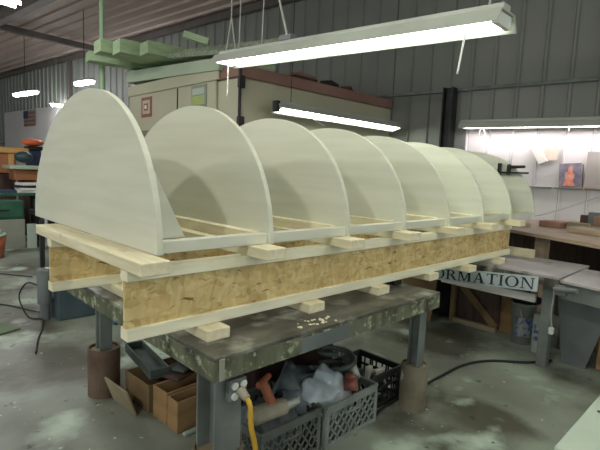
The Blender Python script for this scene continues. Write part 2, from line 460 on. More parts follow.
def leg(cx, cy, w, pm, r, ph):
    bm = NB(); h = w/2; tk = .008
    box(bm, cx-h, cx+h, cy-h, cy-h+tk, .02, T-.08, .002); box(bm, cx-h, cx+h, cy+h-tk, cy+h, .02, T-.08, .002)
    box(bm, cx-tk/2, cx+tk/2, cy-h+tk, cy+h-tk, .02, T-.08)
    P('leg', bm, M['leg'])
    bm = NB()
    seg = 28
    R = [(r, 0), (r, ph), (r-.010, ph), (r-.010, .02)]
    rings = [[bm.verts.new((cx+a*math.cos(2*PI*k/seg), cy+a*math.sin(2*PI*k/seg), z)) for k in range(seg)] for a, z in R]
    for i in range(3):
        for k in range(seg): bm.faces.new((rings[i][k], rings[i][(k+1) % seg], rings[i+1][(k+1) % seg], rings[i+1][k]))
    bm.faces.new(rings[-1]); bm.faces.new(rings[0][::-1])
    P('pipe_foot', bm, pm)
    bm = NB(); cyl(bm, (cx, cy, ph-.03), (cx, cy, ph-.012), r-.011, seg=24); P('concrete_fill', bm, M['tan'])
leg(.385, 1.02, .062, M['pipe'], .078, .245)
leg(1.50, -.10, .060, M['pipe2'], .068, .235)
leg(.325, -.085, .105, M['pipe2'], .085, .262)
leg(1.47, 1.02, .062, M['pipe'], .078, .245)

# outlet and yellow cord on the front leg
t = thing('outlet_box', 'steel outlet box with white sockets on the front leg of the steel table', 'outlet', (.345, -.145, .47))
P = at(t)
bm = NB(); box(bm, .31, .378, -.165, -.139, .442, .512, .004); P('box', bm, M['motor'])
for x in (.328, .361):
    for z in (.460, .494):
        bm = NB(); cyl(bm, (x, -.165, z), (x, -.170, z), .0125, seg=16); P('socket', bm, M['white'])
t = thing('yellow_cord', 'yellow cord plugged into the outlet and hanging to the floor', 'cord', (.345, -.19, .45))
P = at(t)
bm = NB(); cyl(bm, (.345, -.171, .478), (.347, -.205, .462), .016, .012, 14); P('plug', bm, M['toolgrey'])
bm = NB(); tube(bm, [(.347, -.200, .464), (.352, -.215, .44), (.36, -.212, .37), (.385, -.205, .29), (.40, -.20, .2), (.42, -.21, .08), (.46, -.235, .012), (.56, -.28, .011)], .0085); P('cable', bm, M['yellow'], True)
bm = NB(); box(bm, .388, .41, -.222, -.198, .225, .25, .004); P('tag', bm, M['white'])

# ------------------------------------------------------------------ milk crates and what is in them
def crate(label, loc, w, d, h, m, grid, group='milk crates under the near table'):
    t = thing('milk_crate', label, 'crate', loc, 0, group)
    def panel(L, ang, off):
        bm = NB(); th = .008
        box(bm, -L/2, L/2, -th/2, th/2, h-.035, h, .002); box(bm, -L/2, L/2, -th/2, th/2, 0, .022, .002)
        box(bm, -L/2, -L/2+.018, -th/2, th/2, .022, h-.035); box(bm, L/2-.018, L/2, -th/2, th/2, .022, h-.035)
        box(bm, -L/2, L/2, -th/2-.003, th/2+.003, h-.010, h+.001, .002)
        zz0, zz1 = .020, h-.033; H = zz1-zz0
        if grid == 'x':
            n = 7; st = (L-.036)/n
            for s in (1, -1):
                for k in range(-3, n+1):
                    a = -L/2+.018+k*st; b = a+st*2.6
                    xa, xb = (a, b) if s > 0 else (b, a)
                    # clip to panel
                    p = Vector((xa, 0, zz0)); q = Vector((xb, 0, zz1)); lo, hi = -L/2+.012, L/2-.012
                    t0, t1 = 0.0, 1.0; dx = q.x-p.x
                    ta, tb = sorted(((lo-p.x)/dx, (hi-p.x)/dx)); t0 = max(t0, ta); t1 = min(t1, tb)
                    if t1-t0 < .08: continue
                    A = p.lerp(q, t0); B = p.lerp(q, t1); dd = (B-A); L2 = dd.length
                    an = math.atan2(dd.z, dd.x)
                    box(bm, -L2/2, L2/2, -.003, .003, -.0035, .0035, 0, Matrix.Translation((A+B)/2) @ Matrix.Rotation(-an, 4, 'Y'))
        else:
            for k in range(1, 3): box(bm, -L/2, L/2, -.003, .003, zz0+H*k/3-.006, zz0+H*k/3+.006)
            for k in range(1, 7): box(bm, -L/2+L*k/7-.0035, -L/2+L*k/7+.0035, -.003, .003, zz0, zz1)
        # hand-hold bar
        box(bm, -.045, .045, -.004, .004, h-.075, h-.065); box(bm, -.05, -.044, -.004, .004, h-.075, h-.03); box(bm, .044, .05, -.004, .004, h-.075, h-.03)
        bm.transform(Matrix.Rotation(ang, 4, 'Z') @ Matrix.Translation((0, off, 0)))
        obj('side_panel', bm, m, t)
    panel(w, 0, -d/2); panel(w, PI, -d/2); panel(d, PI/2, -w/2); panel(d, -PI/2, -w/2)
    bm = NB(); box(bm, -w/2+.005, w/2-.005, -d/2+.005, d/2-.005, .004, .012); obj('base', bm, m, t)
    return t
crate('grey milk crate nearest the yellow cord, full of dusty tools', (.70, .105, 0), .325, .31, .195, M['crateg'], 'x')
crate('pale grey milk crate in the middle, holding a plastic bag', (1.063, .088, 0), .355, .30, .19, M['cratel'], 'x')
crate('black milk crate on the right, beside the pipe foot of the table', (1.405, .147, 0), .285, .28, .175, M['crateb'], 'g')

def lump(name, label, cat, c, r, sc, m, amp, ns, seed, base, parent=None, sub=3):
    bm = NB(); ball(bm, (0, 0, 0), r, sub, sc); crumple(bm, amp, ns, seed)
    o = obj(name, bm, m, loc=c, smooth=False)
    return tag(o, label, cat)
lump('rag_pile', 'heap of grey rags filling the grey crate below the orange tool', 'rags', (.70, .105, .10), .12, (1.2, 1.12, .82), M['rag'], .05, 14, 3, 0)
t = thing('power_sander', 'old grey power tool with an orange handle lying on the rags', 'power tool', (.66, .03, .21))
P = at(t)
bm = NB(); cyl(bm, (.56, .02, .232), (.70, .00, .236), .036, .033, 18); cyl(bm, (.545, .022, .231), (.56, .02, .232), .026, .036, 18); P('motor_body', bm, M['toolgrey'])
bm = NB(); cyl(bm, (.70, .0, .236), (.765, -.008, .24), .024, .018, 14); P('nose', bm, M['metal'])
bm = NB(); cyl(bm, (.645, .01, .255), (.620, .045, .345), .021, .018, 12); cyl(bm, (.59, .03, .342), (.665, .06, .352), .015, .012, 12); P('handle', bm, M['orange'])
t = thing('plastic_bag', 'crumpled dusty clear plastic bag bulging out of the middle crate', 'bag', (.96, .10, .1))
bm = NB(); ball(bm, (.02, -.02, .06), .13, 4, (1.15, .95, .85)); crumple(bm, .05, 9, 5); crumple(bm, .022, 24, 8); obj('bag_body', bm, M['bag'], t, True)
bm = NB(); ball(bm, (-.05, .05, .14), .085, 3, (1.35, 1, .55)); crumple(bm, .06, 12, 2); obj('bag_top', bm, M['rag'], t, True)
t = thing('hose_coil', 'coiled grey hose lying in the middle crate behind the red grinder', 'hose', (1.15, .12, .135))
bm = NB()
tube(bm, [(.085*math.cos(a*.5), .085*math.sin(a*.5), .012*a*.5) for a in range(0, 34)], .014); obj('coil', bm, M['greygreen'], t, True)
t = thing('angle_grinder', 'worn red grinder head poking out of the middle crate', 'power tool', (1.11, -.01, .2))
P = at(t)
bm = NB(); cyl(bm, (1.085, -.03, .19), (1.10, -.01, .235), .035, .032, 16); ball(bm, (1.10, -.01, .235), .032, 2); P('head', bm, M['copper'], True)
bm = NB(); cyl(bm, (1.11, 0, .215), (1.15, .06, .20), .022, .018, 12); P('body', bm, M['greygreen'])
t = thing('air_tool', 'dull metal air tool leaning over the black crate', 'power tool', (1.22, .10, .2))
P = at(t)
bm = NB(); cyl(bm, (1.19, .03, .20), (1.25, .14, .265), .026, .03, 14); ball(bm, (1.25, .14, .265), .034, 2); P('body', bm, M['metal'], True)
bm = NB(); cyl(bm, (1.205, .06, .215), (1.215, .05, .12), .014, .012, 10); P('handle', bm, M['greygreen'])
for k, (x, y, a, lab) in enumerate(((1.38, .10, .35, 'white packet standing in the black crate, left one'), (1.44, .05, -.3, 'white packet standing in the black crate, right one'))):
    bm = NB(); box(bm, -.03, .03, -.012, .012, 0, .15, .004, Matrix.Rotation(a*.5, 4, 'Y'))
    tag(obj('packet', bm, M['foam'], loc=(x, y, .025), rz=a), lab, 'packet', 'packets in the black crate')
bm = NB(); ball(bm, (0, 0, 0), .1, 3, (1.1, 1.15, .5)); crumple(bm, .03, 16, 9)
tag(obj('scrap_heap', bm, M['blackiron'], loc=(1.40, .14, .07)), 'dark tangle of scrap in the bottom of the black crate', 'scrap')
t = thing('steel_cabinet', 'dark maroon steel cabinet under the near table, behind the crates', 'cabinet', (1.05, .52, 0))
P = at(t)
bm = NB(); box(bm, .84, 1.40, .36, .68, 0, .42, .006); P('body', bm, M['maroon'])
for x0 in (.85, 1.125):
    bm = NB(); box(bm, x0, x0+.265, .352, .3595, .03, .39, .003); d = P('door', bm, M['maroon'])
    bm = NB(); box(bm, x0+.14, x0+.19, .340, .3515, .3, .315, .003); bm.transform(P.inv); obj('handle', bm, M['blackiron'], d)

# ------------------------------------------------------------------ cardboard boxes left of the front leg
def tray(label, loc, w, d, h, m, rz=0, th=.007):
    t = thing('cardboard_box', label, 'box', loc, rz, 'open boxes under the near table')
    bm = NB(); box(bm, 0, w, 0, d, 0, th); obj('bottom', bm, m, t)
    for q in ((0, w, 0, th), (0, w, d-th, d), (0, th, th, d-th), (w-th, w, th, d-th)):
        bm = NB(); box(bm, *q, th, h, .001); obj('side', bm, m, t)
    return t
tray('brown cardboard box in front, open towards the leg of the steel table', (.475, .44, 0), .22, .085, .145, M['card'], .03)
tray('brown open cardboard box standing second, just behind the front one', (.475, .535, 0), .28, .12, .15, M['card'], .05)
tray('dusty open cardboard box at the back, under the black case', (.46, .68, 0), .34, .24, .135, M['cardd'], .04)
bm = NB(); box(bm, -.005, .005, 0, .22, 0, .14, .002, Matrix.Rotation(-.35, 4, 'Y'))
tag(obj('tan_panel', bm, M['tan'], loc=(.405, .69, 0.004), rz=.06), 'dusty tan panel leaning on the rear cardboard box', 'panel')
t = thing('tool_case', 'long grey-green open case lying on the rear cardboard box', 'case', (.54, .72, .137), 1.438)
bm = NB(); box(bm, 0, .42, -.05, .05, 0, .012, .003); obj('case_floor', bm, M['greygreen'], t)
bm = NB(); box(bm, 0, .42, -.05, -.04, .0125, .05, .003); box(bm, 0, .42, .04, .05, .0125, .05, .003); box(bm, 0, .01, -.04, .04, .0125, .05, .002); box(bm, .41, .42, -.04, .04, .0125, .05, .002); obj('case_wall', bm, M['greygreen'], t)
for k, (x, y, z, w, d, rz, m, lab) in enumerate(((.57, .60, .152, .24, .10, .35, 'dkbrown', 'dark brown flat strip on the boxes, lowest of three'), (.60, .66, .165, .24, .09, .25, 'blackiron', 'dark grey flat strip on the boxes, middle of three'), (.61, .62, .178, .20, .07, .45, 'greygreen', 'grey-green flat strip on the boxes, topmost of three'))):
    bm = NB(); box(bm, 0, w, 0, d, 0, .012, .002)
    tag(obj('flat_strip', bm, M[m], loc=(x, y, z), rz=rz), lab, 'strip', 'flat strips on the boxes')
t = thing('hand_drill', 'black hand tool lying on the strips behind the front boxes', 'power tool', (.70, .745, .192), .4)
bm = NB(); cyl(bm, (-.06, 0, .022), (.06, 0, .026), .022, .019, 14); obj('body', bm, M['black'], t, True)
bm = NB(); cyl(bm, (-.03, .0, .03), (-.045, .03, .10), .014, .016, 12); obj('grip', bm, M['black'], t, True)
bm = NB(); cyl(bm, (.06, 0, .026), (.095, 0, .027), .010, .007, 10); obj('chuck', bm, M['metal'], t)
bm = NB(); box(bm, 0, .22, 0, .02, 0, .012, .002)
tag(obj('glass_strip', bm, M['palepanel'], loc=(.49, .40, .001), rz=.06), 'pale strip lying on the floor in front of the boxes', 'strip')

# ------------------------------------------------------------------ blue-grey machine behind the left end
t = thing('pump_unit', 'blue-grey steel tank with a motor on the floor beyond the left end of the form', 'pump', (.67, 2.45, 0))
P = at(t)
bm = NB(); box(bm, .555, .865, 2.30, 2.72, 0.0, .33, .008); P('tank', bm, M['tank'])
bm = NB(); cyl(bm, (.50, 2.43, .12), (.50, 2.43, .37), .05, seg=20); cyl(bm, (.50, 2.43, .37), (.50, 2.43, .385), .054, .04, 20); cyl(bm, (.50, 2.43, 0), (.50, 2.43, .12), .035, seg=16); P('motor', bm, M['motor'])
bm = NB(); box(bm, .485, .515, 2.455, 2.48, .38, .74, .003); P('column', bm, M['blackiron'])
bm = NB(); box(bm, .535, .556, 2.40, 2.46, .15, .25, .003); P('bracket', bm, M['motor'])
bm = NB(); box(bm, .83, .97, 1.98, 2.2, 0, .26, .01)
t2 = thing('blue_toolbox', 'blue metal box on the floor behind the rusty pipe foot', 'box', (.9, 2.09, 0)); P = at(t2); P('body', bm, M['blue'])
bm = NB(); tube(bm, [(.86, 2.09, .262), (.87, 2.09, .30), (.93, 2.09, .30), (.94, 2.09, .262)], .006); P('handle', bm, M['black'])
for pts, lab in (([(.10, 4.5, .008), (.45, 4.30, .008), (.776, 3.85, .008)], 'thin black cable on the floor at the far left'),
                 ([(.0, 3.25, .008), (.32, 2.99, .008), (.47, 2.66, .008), (.49, 2.52, .03)], 'black cable running along the floor to the pump motor'),
                 ([(.455, 2.43, .26), (.40, 2.5, .27), (.36, 2.55, .16), (.40, 2.48, .02), (.47, 2.40, .008), (.42, 2.2, .008), (.34, 2.0, .008), (.26, 1.75, .008)], 'dark cable looping down from the pump motor onto the floor')):
    bm = NB(); tube(bm, pts, .0055, 6); tag(obj('black_cable', bm, M['black'], smooth=True, origin=pts[0]), lab, 'cable')

# ------------------------------------------------------------------ far tables on the right
t = thing('steel_table', 'pale worn steel table carrying the right half of the form above the sign', 'table', (2.8, .4, 0))
P = at(t)
bm = NB(); prism(bm, [(2.47, -.445), (3.12, -.435), (3.20, 1.35), (2.62, 1.35)], 'z', .597, .61); P('table_top', bm, M['table2'])
bm = NB(); prism(bm, [(2.472, -.440), (2.49, -.440), (2.64, 1.345), (2.622, 1.345)], 'z', .55, .5965)
prism(bm, [(3.10, -.43), (3.118, -.43), (3.195, 1.345), (3.178, 1.345)], 'z', .55, .5965); P('apron', bm, M['steel'])
for x, y in ((2.62, -.35), (3.06, -.34), (2.72, 1.25), (3.1, 1.25)):
    bm = NB(); box(bm, x-.03, x+.03, y-.03, y+.03, 0, .5965, .003); P('leg', bm, M['leg'])
t = thing('steel_table', 'grey steel table at the right edge with a tapered plate leg', 'table', (2.8, -1.0, 0))
P = at(t)
bm = NB(); prism(bm, [(2.405, -.465), (2.95, -.455), (2.95, -1.4), (2.17, -1.4)], 'z', .597, .61); P('table_top', bm, M['table2'])
bm = NB(); prism(bm, [(2.43, -.468), (2.45, -.468), (2.215, -1.395), (2.195, -1.395)], 'z', .50, .5965); P('apron', bm, M['leg'])
bm = NB(); prism(bm, [(-.33, .5965), (-.70, .5965), (-.55, 0), (-.415, 0)], 'x', 2.785, 2.80); P('leg', bm, M['motor'])
bm = NB(); prism(bm, [(-1.03, .5965), (-1.38, .5965), (-1.26, 0), (-1.14, 0)], 'x', 2.785, 2.80); P('leg', bm, M['motor'])
bm = NB(); cyl(bm, (2.40, -.44, .555), (2.36, -.57, .575), .014, seg=12); box(bm, 2.405, 2.425, -.50, -.44, .52, .58, .003); P('crank_handle', bm, M['motor'])
# lettered sign hung below the table edge
sg = thing('lettered_sign', 'faded blue-white sign lettered ORMATION hanging below the pale table edge', 'sign', (2.46, .36, .5))
y_l, y_r = .375, -.33
def sz(y): return .497+.058*(.36-y)/.69   # centre height along the sign
def signpt(u, v): # u 0..1 left->right, v -1..1 low->high
    y = y_l+(y_r-y_l)*u
    return (y, sz(y)-.004+v*.046)
P = at(sg)
bm = NB()
prism(bm, [signpt(0, -1), signpt(1, -1), signpt(1, 1), signpt(0, 1)], 'x', 2.458, 2.466); P('board', bm, M['signw'])
def quad(p): return p
GL = {}
def R_(x0, x1, y0, y1): return [(x0, y0), (x1, y0), (x1, y1), (x0, y1)]
GL['I'] = (.42, [R_(.13, .29, 0, 1), R_(.02, .40, 0, .06), R_(.02, .40, .94, 1)])
GL['T'] = (.86, [R_(.35, .51, 0, 1), R_(.22, .64, 0, .06), R_(.02, .84, .92, 1), R_(.02, .07, .76, .92), R_(.79, .84, .76, .92)])
GL['N'] = (1.02, [R_(.12, .19, 0, 1), R_(.80, .87, 0, 1), [(.10, 1), (.29, 1), (.87, 0), (.78, 0)], R_(.01, .31, 0, .06), R_(.68, .99, .94, 1), R_(.01, .2, .94, 1)])
GL['A'] = (1.0, [[(.10, 0), (.18, 0), (.52, 1), (.44, 1)], [(.66, 0), (.86, 0), (.54, 1), (.42, 1)], R_(.27, .68, .32, .39), R_(.0, .28, 0, .06), R_(.58, .98, 0, .06)])
GL['M'] = (1.22, [R_(.12, .19, 0, 1), R_(.90, 1.07, 0, 1), [(.11, 1), (.30, 1), (.64, .0), (.54, 0)], [(.90, 1), (1.0, 1), (.62, 0), (.54, 0)], R_(.01, .31, 0, .06), R_(.78, 1.19, 0, .06), R_(.01, .2, .94, 1), R_(.95, 1.19, .94, 1)])
def ringp(cx, cy, ro, ry, ri, riy, a0, a1, n):
    out = []
    for k in range(n):
        t0 = a0+(a1-a0)*k/n; t1 = a0+(a1-a0)*(k+1)/n
        out.append([(cx+ro*math.cos(t0), cy+ry*math.sin(t0)), (cx+ro*math.cos(t1), cy+ry*math.sin(t1)), (cx+ri*math.cos(t1), cy+riy*math.sin(t1)), (cx+ri*math.cos(t0), cy+riy*math.sin(t0))])
    return out
GL['O'] = (1.06, ringp(.52, .5, .49, .52, .32, .46, 0, 2*PI, 28))
GL['R'] = (.96, [R_(.12, .28, 0, 1), R_(.01, .40, 0, .06), R_(.01, .3, .94, 1), [(.42, .48), (.60, .48), (.95, 0), (.74, 0)]]+ringp(.36, .74, .40, .26, .24, .20, -PI/2, PI/2, 12)+[R_(.28, .38, .94, 1), R_(.28, .38, .48, .54)])
text = 'ORMATION'; tot = sum(GL[c][0] for c in text)+.06*(len(text)-1)
pen = 0.0
for c in text:
    bm = NB()
    for poly in GL[c][1]:
        pts = []
        for (a, b_) in poly:
            u = .012+.968*(pen+a)/tot; pts.append(signpt(u, -.74+1.5*b_))
        prism(bm, pts, 'x', 2.4555, 2.458)
    P('letter', bm, M['ink'])
    pen += GL[c][0]+.06

# clutter under the far tables
bm = NB(); box(bm, 0, .03, -.27, .40, 0, .055, .006)
tag(obj('foam_sheet', bm, M['foam'], loc=(2.60, -.01, .40), rz=-.03), 'white foam block tucked under the lettered sign', 'foam')
bm = NB(); prism(bm, [(.50, 0.0), (.02, 0.0), (.0, .26), (.10, .30)], 'x', 3.08, 3.095)
tag(obj('cardboard_sheet', bm, M['card'], origin=(3.09, .25, 0)), 'brown cardboard sheet standing on the floor left of the pail', 'cardboard')
t = thing('pail', 'grey-white plastic pail with blue print under the pale table', 'pail', (2.96, -.09, 0))
bm = NB()
seg = 28; R = [(.066, 0), (.078, .285), (.083, .285), (.083, .30), (.074, .30), (.062, .01)]
rings = [[bm.verts.new((a*math.cos(2*PI*k/seg), a*math.sin(2*PI*k/seg), z)) for k in range(seg)] for a, z in R]
for i in range(len(R)-1):
    for k in range(seg): bm.faces.new((rings[i][k], rings[i][(k+1) % seg], rings[i+1][(k+1) % seg], rings[i+1][k]))
bm.faces.new(rings[0][::-1]); bm.faces.new(rings[-1]); obj('body', bm, M['pail'], t, True)
bm = NB()
n = 10; a0, a1 = math.radians(165), math.radians(265)
lo = []; hi = []
for k in range(n+1):
    a = a0+(a1-a0)*k/n
    lo.append(bm.verts.new((.0725*math.cos(a), .0725*math.sin(a), .06))); hi.append(bm.verts.new((.0785*math.cos(a), .0785*math.sin(a), .20)))
for k in range(n): bm.faces.new((lo[k], lo[k+1], hi[k+1], hi[k]))
obj('printed_label', bm, M['label'], t)
bm = NB(); tube(bm, [(-.08, 0, .27), (-.085, -.03, .2), (-.07, -.06, .16)], .003, 6); obj('bail_handle', bm, M['metal'], t)
bm = NB(); ball(bm, (0, 0, 0), .09, 3, (.9, 1.25, .5)); crumple(bm, .03, 18, 4)
tag(obj('black_rags', bm, M['black'], loc=(2.96, -.11, .335)), 'black crumpled rags piled on top of the pail', 'rags')
t = thing('carton', 'tall pale printed carton standing right of the pail', 'carton', (2.86, -.245, 0), .1)
bm = NB(); box(bm, -.035, .035, -.04, .04, 0, .27, .004); obj('body', bm, M['pail'], t)
bm = NB(); box(bm, -.0362, -.0352, -.03, .03, .08, .20); obj('printed_label', bm, M['label'], t)
t = thing('timber_frame', 'brown timber frame standing on the floor under the left end of the sign', 'frame', (3.02, .30, 0))
P = at(t)
bm = NB(); box(bm, 3.0, 3.04, .462, .50, 0, .34, .003); P('post', bm, M['cardd'])
bm = NB(); box(bm, 2.99, 3.03, .11, .461, 0, .038, .003); P('bottom_rail', bm, M['tan'])
bm = NB(); box(bm, 3.045, 3.06, .11, .50, .02, .36, .002); P('back_panel', bm, M['dkbrown'])
bm = NB(); box(bm, -.24, .24, -.006, .006, -.028, .028, .002, Matrix.Translation((3.025, .30, .20)) @ Matrix.Rotation(PI/2, 4, 'Z') @ Matrix.Rotation(-.75, 4, 'Y')); P('brace', bm, M['cardd'])
bm = NB(); box(bm, 3.10, 3.13, .10, .95, 0, .44, .004)
tag(obj('dark_sheet', bm, M['blackiron'], origin=(3.12, .5, 0)), 'dark grey sheet standing behind the timber frame and cardboard', 'sheet')
bm = NB(); box(bm, -.006, .006, 0, .32, 0, .42, .002, Matrix.Rotation(.2, 4, 'Y'))
tag(obj('brown_board', bm, M['cardd'], loc=(2.85, .58, .004)), 'brown board leaning in the gap left of the timber frame', 'board')
bm = NB(); box(bm, 2.82, 2.98, -1.10, -.60, 0, .26, .005)
t = thing('cardboard_box', 'brown cardboard box under the grey table at the right edge', 'box', (2.9, -.85, 0)); P = at(t); P('body', bm, M['card'])
bm = NB(); box(bm, 2.88, 2.92, -1.099, -.601, .2602, .262); P('tape', bm, M['tan'])
# hanging white plug and floor cable
t = thing('extension_lead', 'grey cord with a white plug hanging beside the tapered leg', 'cord', (2.6, -.40, .45))
P = at(t)
bm = NB(); tube(bm, [(2.50, -.41, .545), (2.54, -.40, .46), (2.58, -.385, .36), (2.60, -.39, .27)], .005, 6); P('cable', bm, M['cord'], True)
bm = NB(); box(bm, 2.585, 2.61, -.405, -.375, .225, .27, .005); P('plug', bm, M['white'])
pts = [(2.74, -.37, .01), (2.58, -.28, .009), (2.407, -.108, .009), (2.2, -.03, .009), (1.929, -.02, .009), (1.74, -.02, .009), (1.6, -.012, .009), (1.5, -.012, .009), (1.38, -.018, .009), (1.27, -.04, .009)]
bm = NB(); tube(bm, pts, .008, 6); tag(obj('black_cable', bm, M['black'], smooth=True, origin=pts[0]), 'long black cable curving over the floor from the tapered leg to the black crate', 'cable')

# white bench in the bottom right corner
t = thing('white_bench', 'white-painted bench top in the bottom right corner', 'bench', (1.3, -1.15, 0))
P = at(t)
bm = NB(); box(bm, .75, 1.6, -1.5, -.955, .46, .50, .003); P('bench_top', bm, M['palepanel'])
for x, y in ((.85, -1.02), (1.5, -1.02), (.85, -1.42), (1.5, -1.42)):
    bm = NB(); box(bm, x-.03, x+.03, y-.03, y+.03, 0, .4595, .003); P('leg', bm, M['leg'])
for x in (1.05, 1.115, 1.30):
    bm = NB(); cyl(bm, (x, -.985, .5002), (x, -.985, .502), .006, seg=12); P('screw_head', bm, M['black'])

# ------------------------------------------------------------------ hanging fluorescent fixtures
def fixture(label, a, b, w, tubes, tm, tilt=0.0, wires=(), group='fluorescent shop lights', hood=True, ends=True, dz=0.0):
    a = Vector(a); b = Vector(b); L = (b-a).length
    t = thing('fluorescent_light', label, 'light fixture', (a+b)/2, 0, group)
    d = (b-a).normalized(); side = d.cross(Vector((0, 0, 1))).normalized(); up = side.cross(d)
    R = Matrix((side, d, up)).transposed().to_4x4() @ Matrix.Rotation(tilt, 4, 'Y')     # local x = side, y = along, z = up
    T_ = lambda bm: bm.transform(R)
    bm = NB(); h = L/2
    if hood: prism(bm, [(-w*.30, .075), (-w*.5, .0), (-w*.5+.006, 0), (-w*.28, .068), (w*.28, .068), (w*.5-.006, 0), (w*.5, 0), (w*.30, .075)], 'y', -h, h)
    else: box(bm, -w*.5, w*.5, -h, h, .068, .075, .002)
    T_(bm); obj('reflector', bm, M['lampmetal'], t)
    bm = NB(); box(bm, -.04, .04, -h+.01, h-.01, .0755, .11, .003); T_(bm); obj('housing', bm, M['lampmetal'], t)
    for k in range(tubes):
        x = (k-(tubes-1)/2)*w*.45
        bm = NB(); cyl(bm, (x, -h+.05, .028), (x, h-.05, .028), .019, seg=8); T_(bm); obj('tube', bm, tm, t)
    if ends:
        for s in (-1, 1):
            bm = NB(); box(bm, -w*.32, w*.32, s*(h-.03)-.015, s*(h-.03)+.015, .005, .0675, .002); T_(bm); obj('end_socket', bm, M['white'], t)
    return t
big = fixture('big bright hanging two-tube fluorescent light above the form', (1.835, 2.15, 2.04), (1.862, -.26, 1.92), .26, 2, M['tube'])
def hang(parent, name, pts, r, m=M['cord']):
    bm = NB(); tube(bm, [Vector(p)-parent.location for p in pts], r, 6); return obj(name, bm, m, parent, True)
hang(big, 'chain', [(1.84, 2.10, 2.14), (1.84, 2.03, 2.42)], .006); hang(big, 'chain', [(1.84, 1.96, 2.13), (1.84, 2.03, 2.42)], .006)
hang(big, 'chain', [(1.84, 2.03, 2.42), (1.84, 2.03, 4.31)], .006)
hang(big, 'support_cord', [(1.80, 1.86, 2.13), (1.80, 1.84, 3.2), (1.80, 1.84, 4.31)], .005)
hang(big, 'support_cord', [(1.84, 1.62, 2.12), (1.84, 1.60, 3.2), (1.84, 1.60, 4.31)], .005)
hang(big, 'power_cord', [(1.84, 1.33, 2.13), (1.84, 1.35, 2.2), (1.84, 1.52, 2.7), (1.84, 1.60, 3.3), (1.84, 1.62, 4.31)], .009)
bm = NB(); box(bm, 1.80, 1.88, 1.26, 1.38, 2.107, 2.15, .004); bmesh.ops.translate(bm, verts=bm.verts[:], vec=-big.location); obj('junction_box', bm, M['motor'], big)
hang(big, 'pull_cord', [(1.76, 1.95, 2.02), (1.76, 1.955, 1.76)], .005, M['white'])
hang(big, 'chain', [(1.85, -.16, 2.0), (1.85, -.24, 2.6), (1.85, -.28, 4.31)], .006)
hang(big, 'pull_cord', [(1.76, -.10, 1.92), (1.76, -.07, 1.70)], .005, M['white'])

l2 = fixture('fluorescent light hanging in front of the beige machine, behind the ribs', (2.98, 2.74, 1.845), (5.40, 2.74, 1.845), .17, 2, M['tube'], tilt=-.3)
hang(l2, 'chain', [(3.2, 2.74, 1.95), (3.2, 2.74, 4.31)], .004, M['blackiron']); hang(l2, 'chain', [(5.2, 2.74, 1.95), (5.2, 2.74, 4.31)], .004, M['blackiron'])
hang(l2, 'power_cord', [(3.35, 2.70, 1.87), (3.5, 2.68, 1.80), (3.7, 2.66, 1.74)], .006, M['white'])
bm = NB(); box(bm, 2.955, 3.005, 2.70, 2.78, 1.83, 1.95, .004); bmesh.ops.translate(bm, verts=bm.verts[:], vec=-l2.location); obj('end_cap', bm, M['black'], l2)
wl = fixture('long fluorescent light along the white wall on the right', room(WS-.26, 1.22, 1.84), room(WS-.26, -1.22, 1.81), .15, 2, M['tubewall'])
for tt in (1.0, -.4):
    p = room(WS-.13, tt, 1.88)
    hang(wl, 'bracket', [p+Vector((0, 0, .08)), p+Vector((.09, 0.01, .08))], .007, M['white'])
p = room(WS-.2, .95, 1.87)
hang(wl, 'support_wire', [p, p+Vector((.03, .05, -.12))], .005, M['white']); hang(wl, 'support_wire', [p, p+Vector((.03, -.06, -.12))], .005, M['white'])
p = room(WS-.22, -.08, 1.86); hang(wl, 'pull_cord', [p, p+Vector((0, 0, -.08))], .006, M['white'])
for a, b, lab in (((2.72, 12.85, 2.8), (2.92, 11.6, 2.8), 'small distant fluorescent light at the far left over the machines'),
                  ((3.10, 9.45, 2.79), (3.22, 8.80, 2.8), 'distant fluorescent light just above the top of the first rib'),
                  ((.42, 4.75, 2.86), (.92, 4.62, 2.78), 'bright ceiling light at the top left corner'),
                  ((3.9, 14.05, 2.8), (4.25, 13.9, 2.8), 'faint distant light with a square housing left of the first rib')):
    o = fixture(lab, a, b, .17, 2, M['tubefar'], hood=False, ends=False)
    hang(o, 'chain', [((a[0]+b[0])/2, (a[1]+b[1])/2, a[2]+.11), ((a[0]+b[0])/2, (a[1]+b[1])/2, 4.31)], .008, M['greenpole'] if a[0] > 3.5 else M['blackiron'])
bk = fixture('fluorescent light behind the camera, in line with the big bright one', (1.86, -1.0, 2.3), (1.86, -3.4, 2.3), .26, 2, M['tubeback'])
ov = fixture('fluorescent light overhead above the left end of the form', (.34, 1.15, 2.75), (.36, -1.29, 2.75), .26, 2, M['tubeback'])
for y_ in (-.9, .8): hang(ov, 'chain', [(.35, y_, 2.86), (.35, y_, 4.31)], .005)
for y_ in (-1.4, -3.1): hang(bk, 'chain', [(1.86, y_, 2.41), (1.86, y_, 4.31)], .005)
# round-shade lamps behind the camera
def bay(label, loc):
    t = thing('high_bay_lamp', label, 'light fixture', loc, 0, 'round high-bay lamps behind the camera')
    bm = NB(); ball(bm, (0, 0, 0), .07, 2); obj('bulb', bm, M['bulb'], t, True)
    bm = NB(); cyl(bm, (0, 0, .06), (0, 0, .22), .20, .08, 24, caps=False); cyl(bm, (0, 0, .2), (0, 0, .34), .08, .06, 20); obj('shade', bm, M['lampmetal'], t, True)
    bm = NB(); cyl(bm, (0, 0, .34), (0, 0, 1.32), .008, seg=8); obj('stem', bm, M['blackiron'], t)
bay('round high-bay lamp hanging behind the camera, nearer the right wall', (-2.5, -.95, 2.95))
bay('round high-bay lamp hanging behind the camera, farther to the left', (-2.5, 2.85, 2.95))

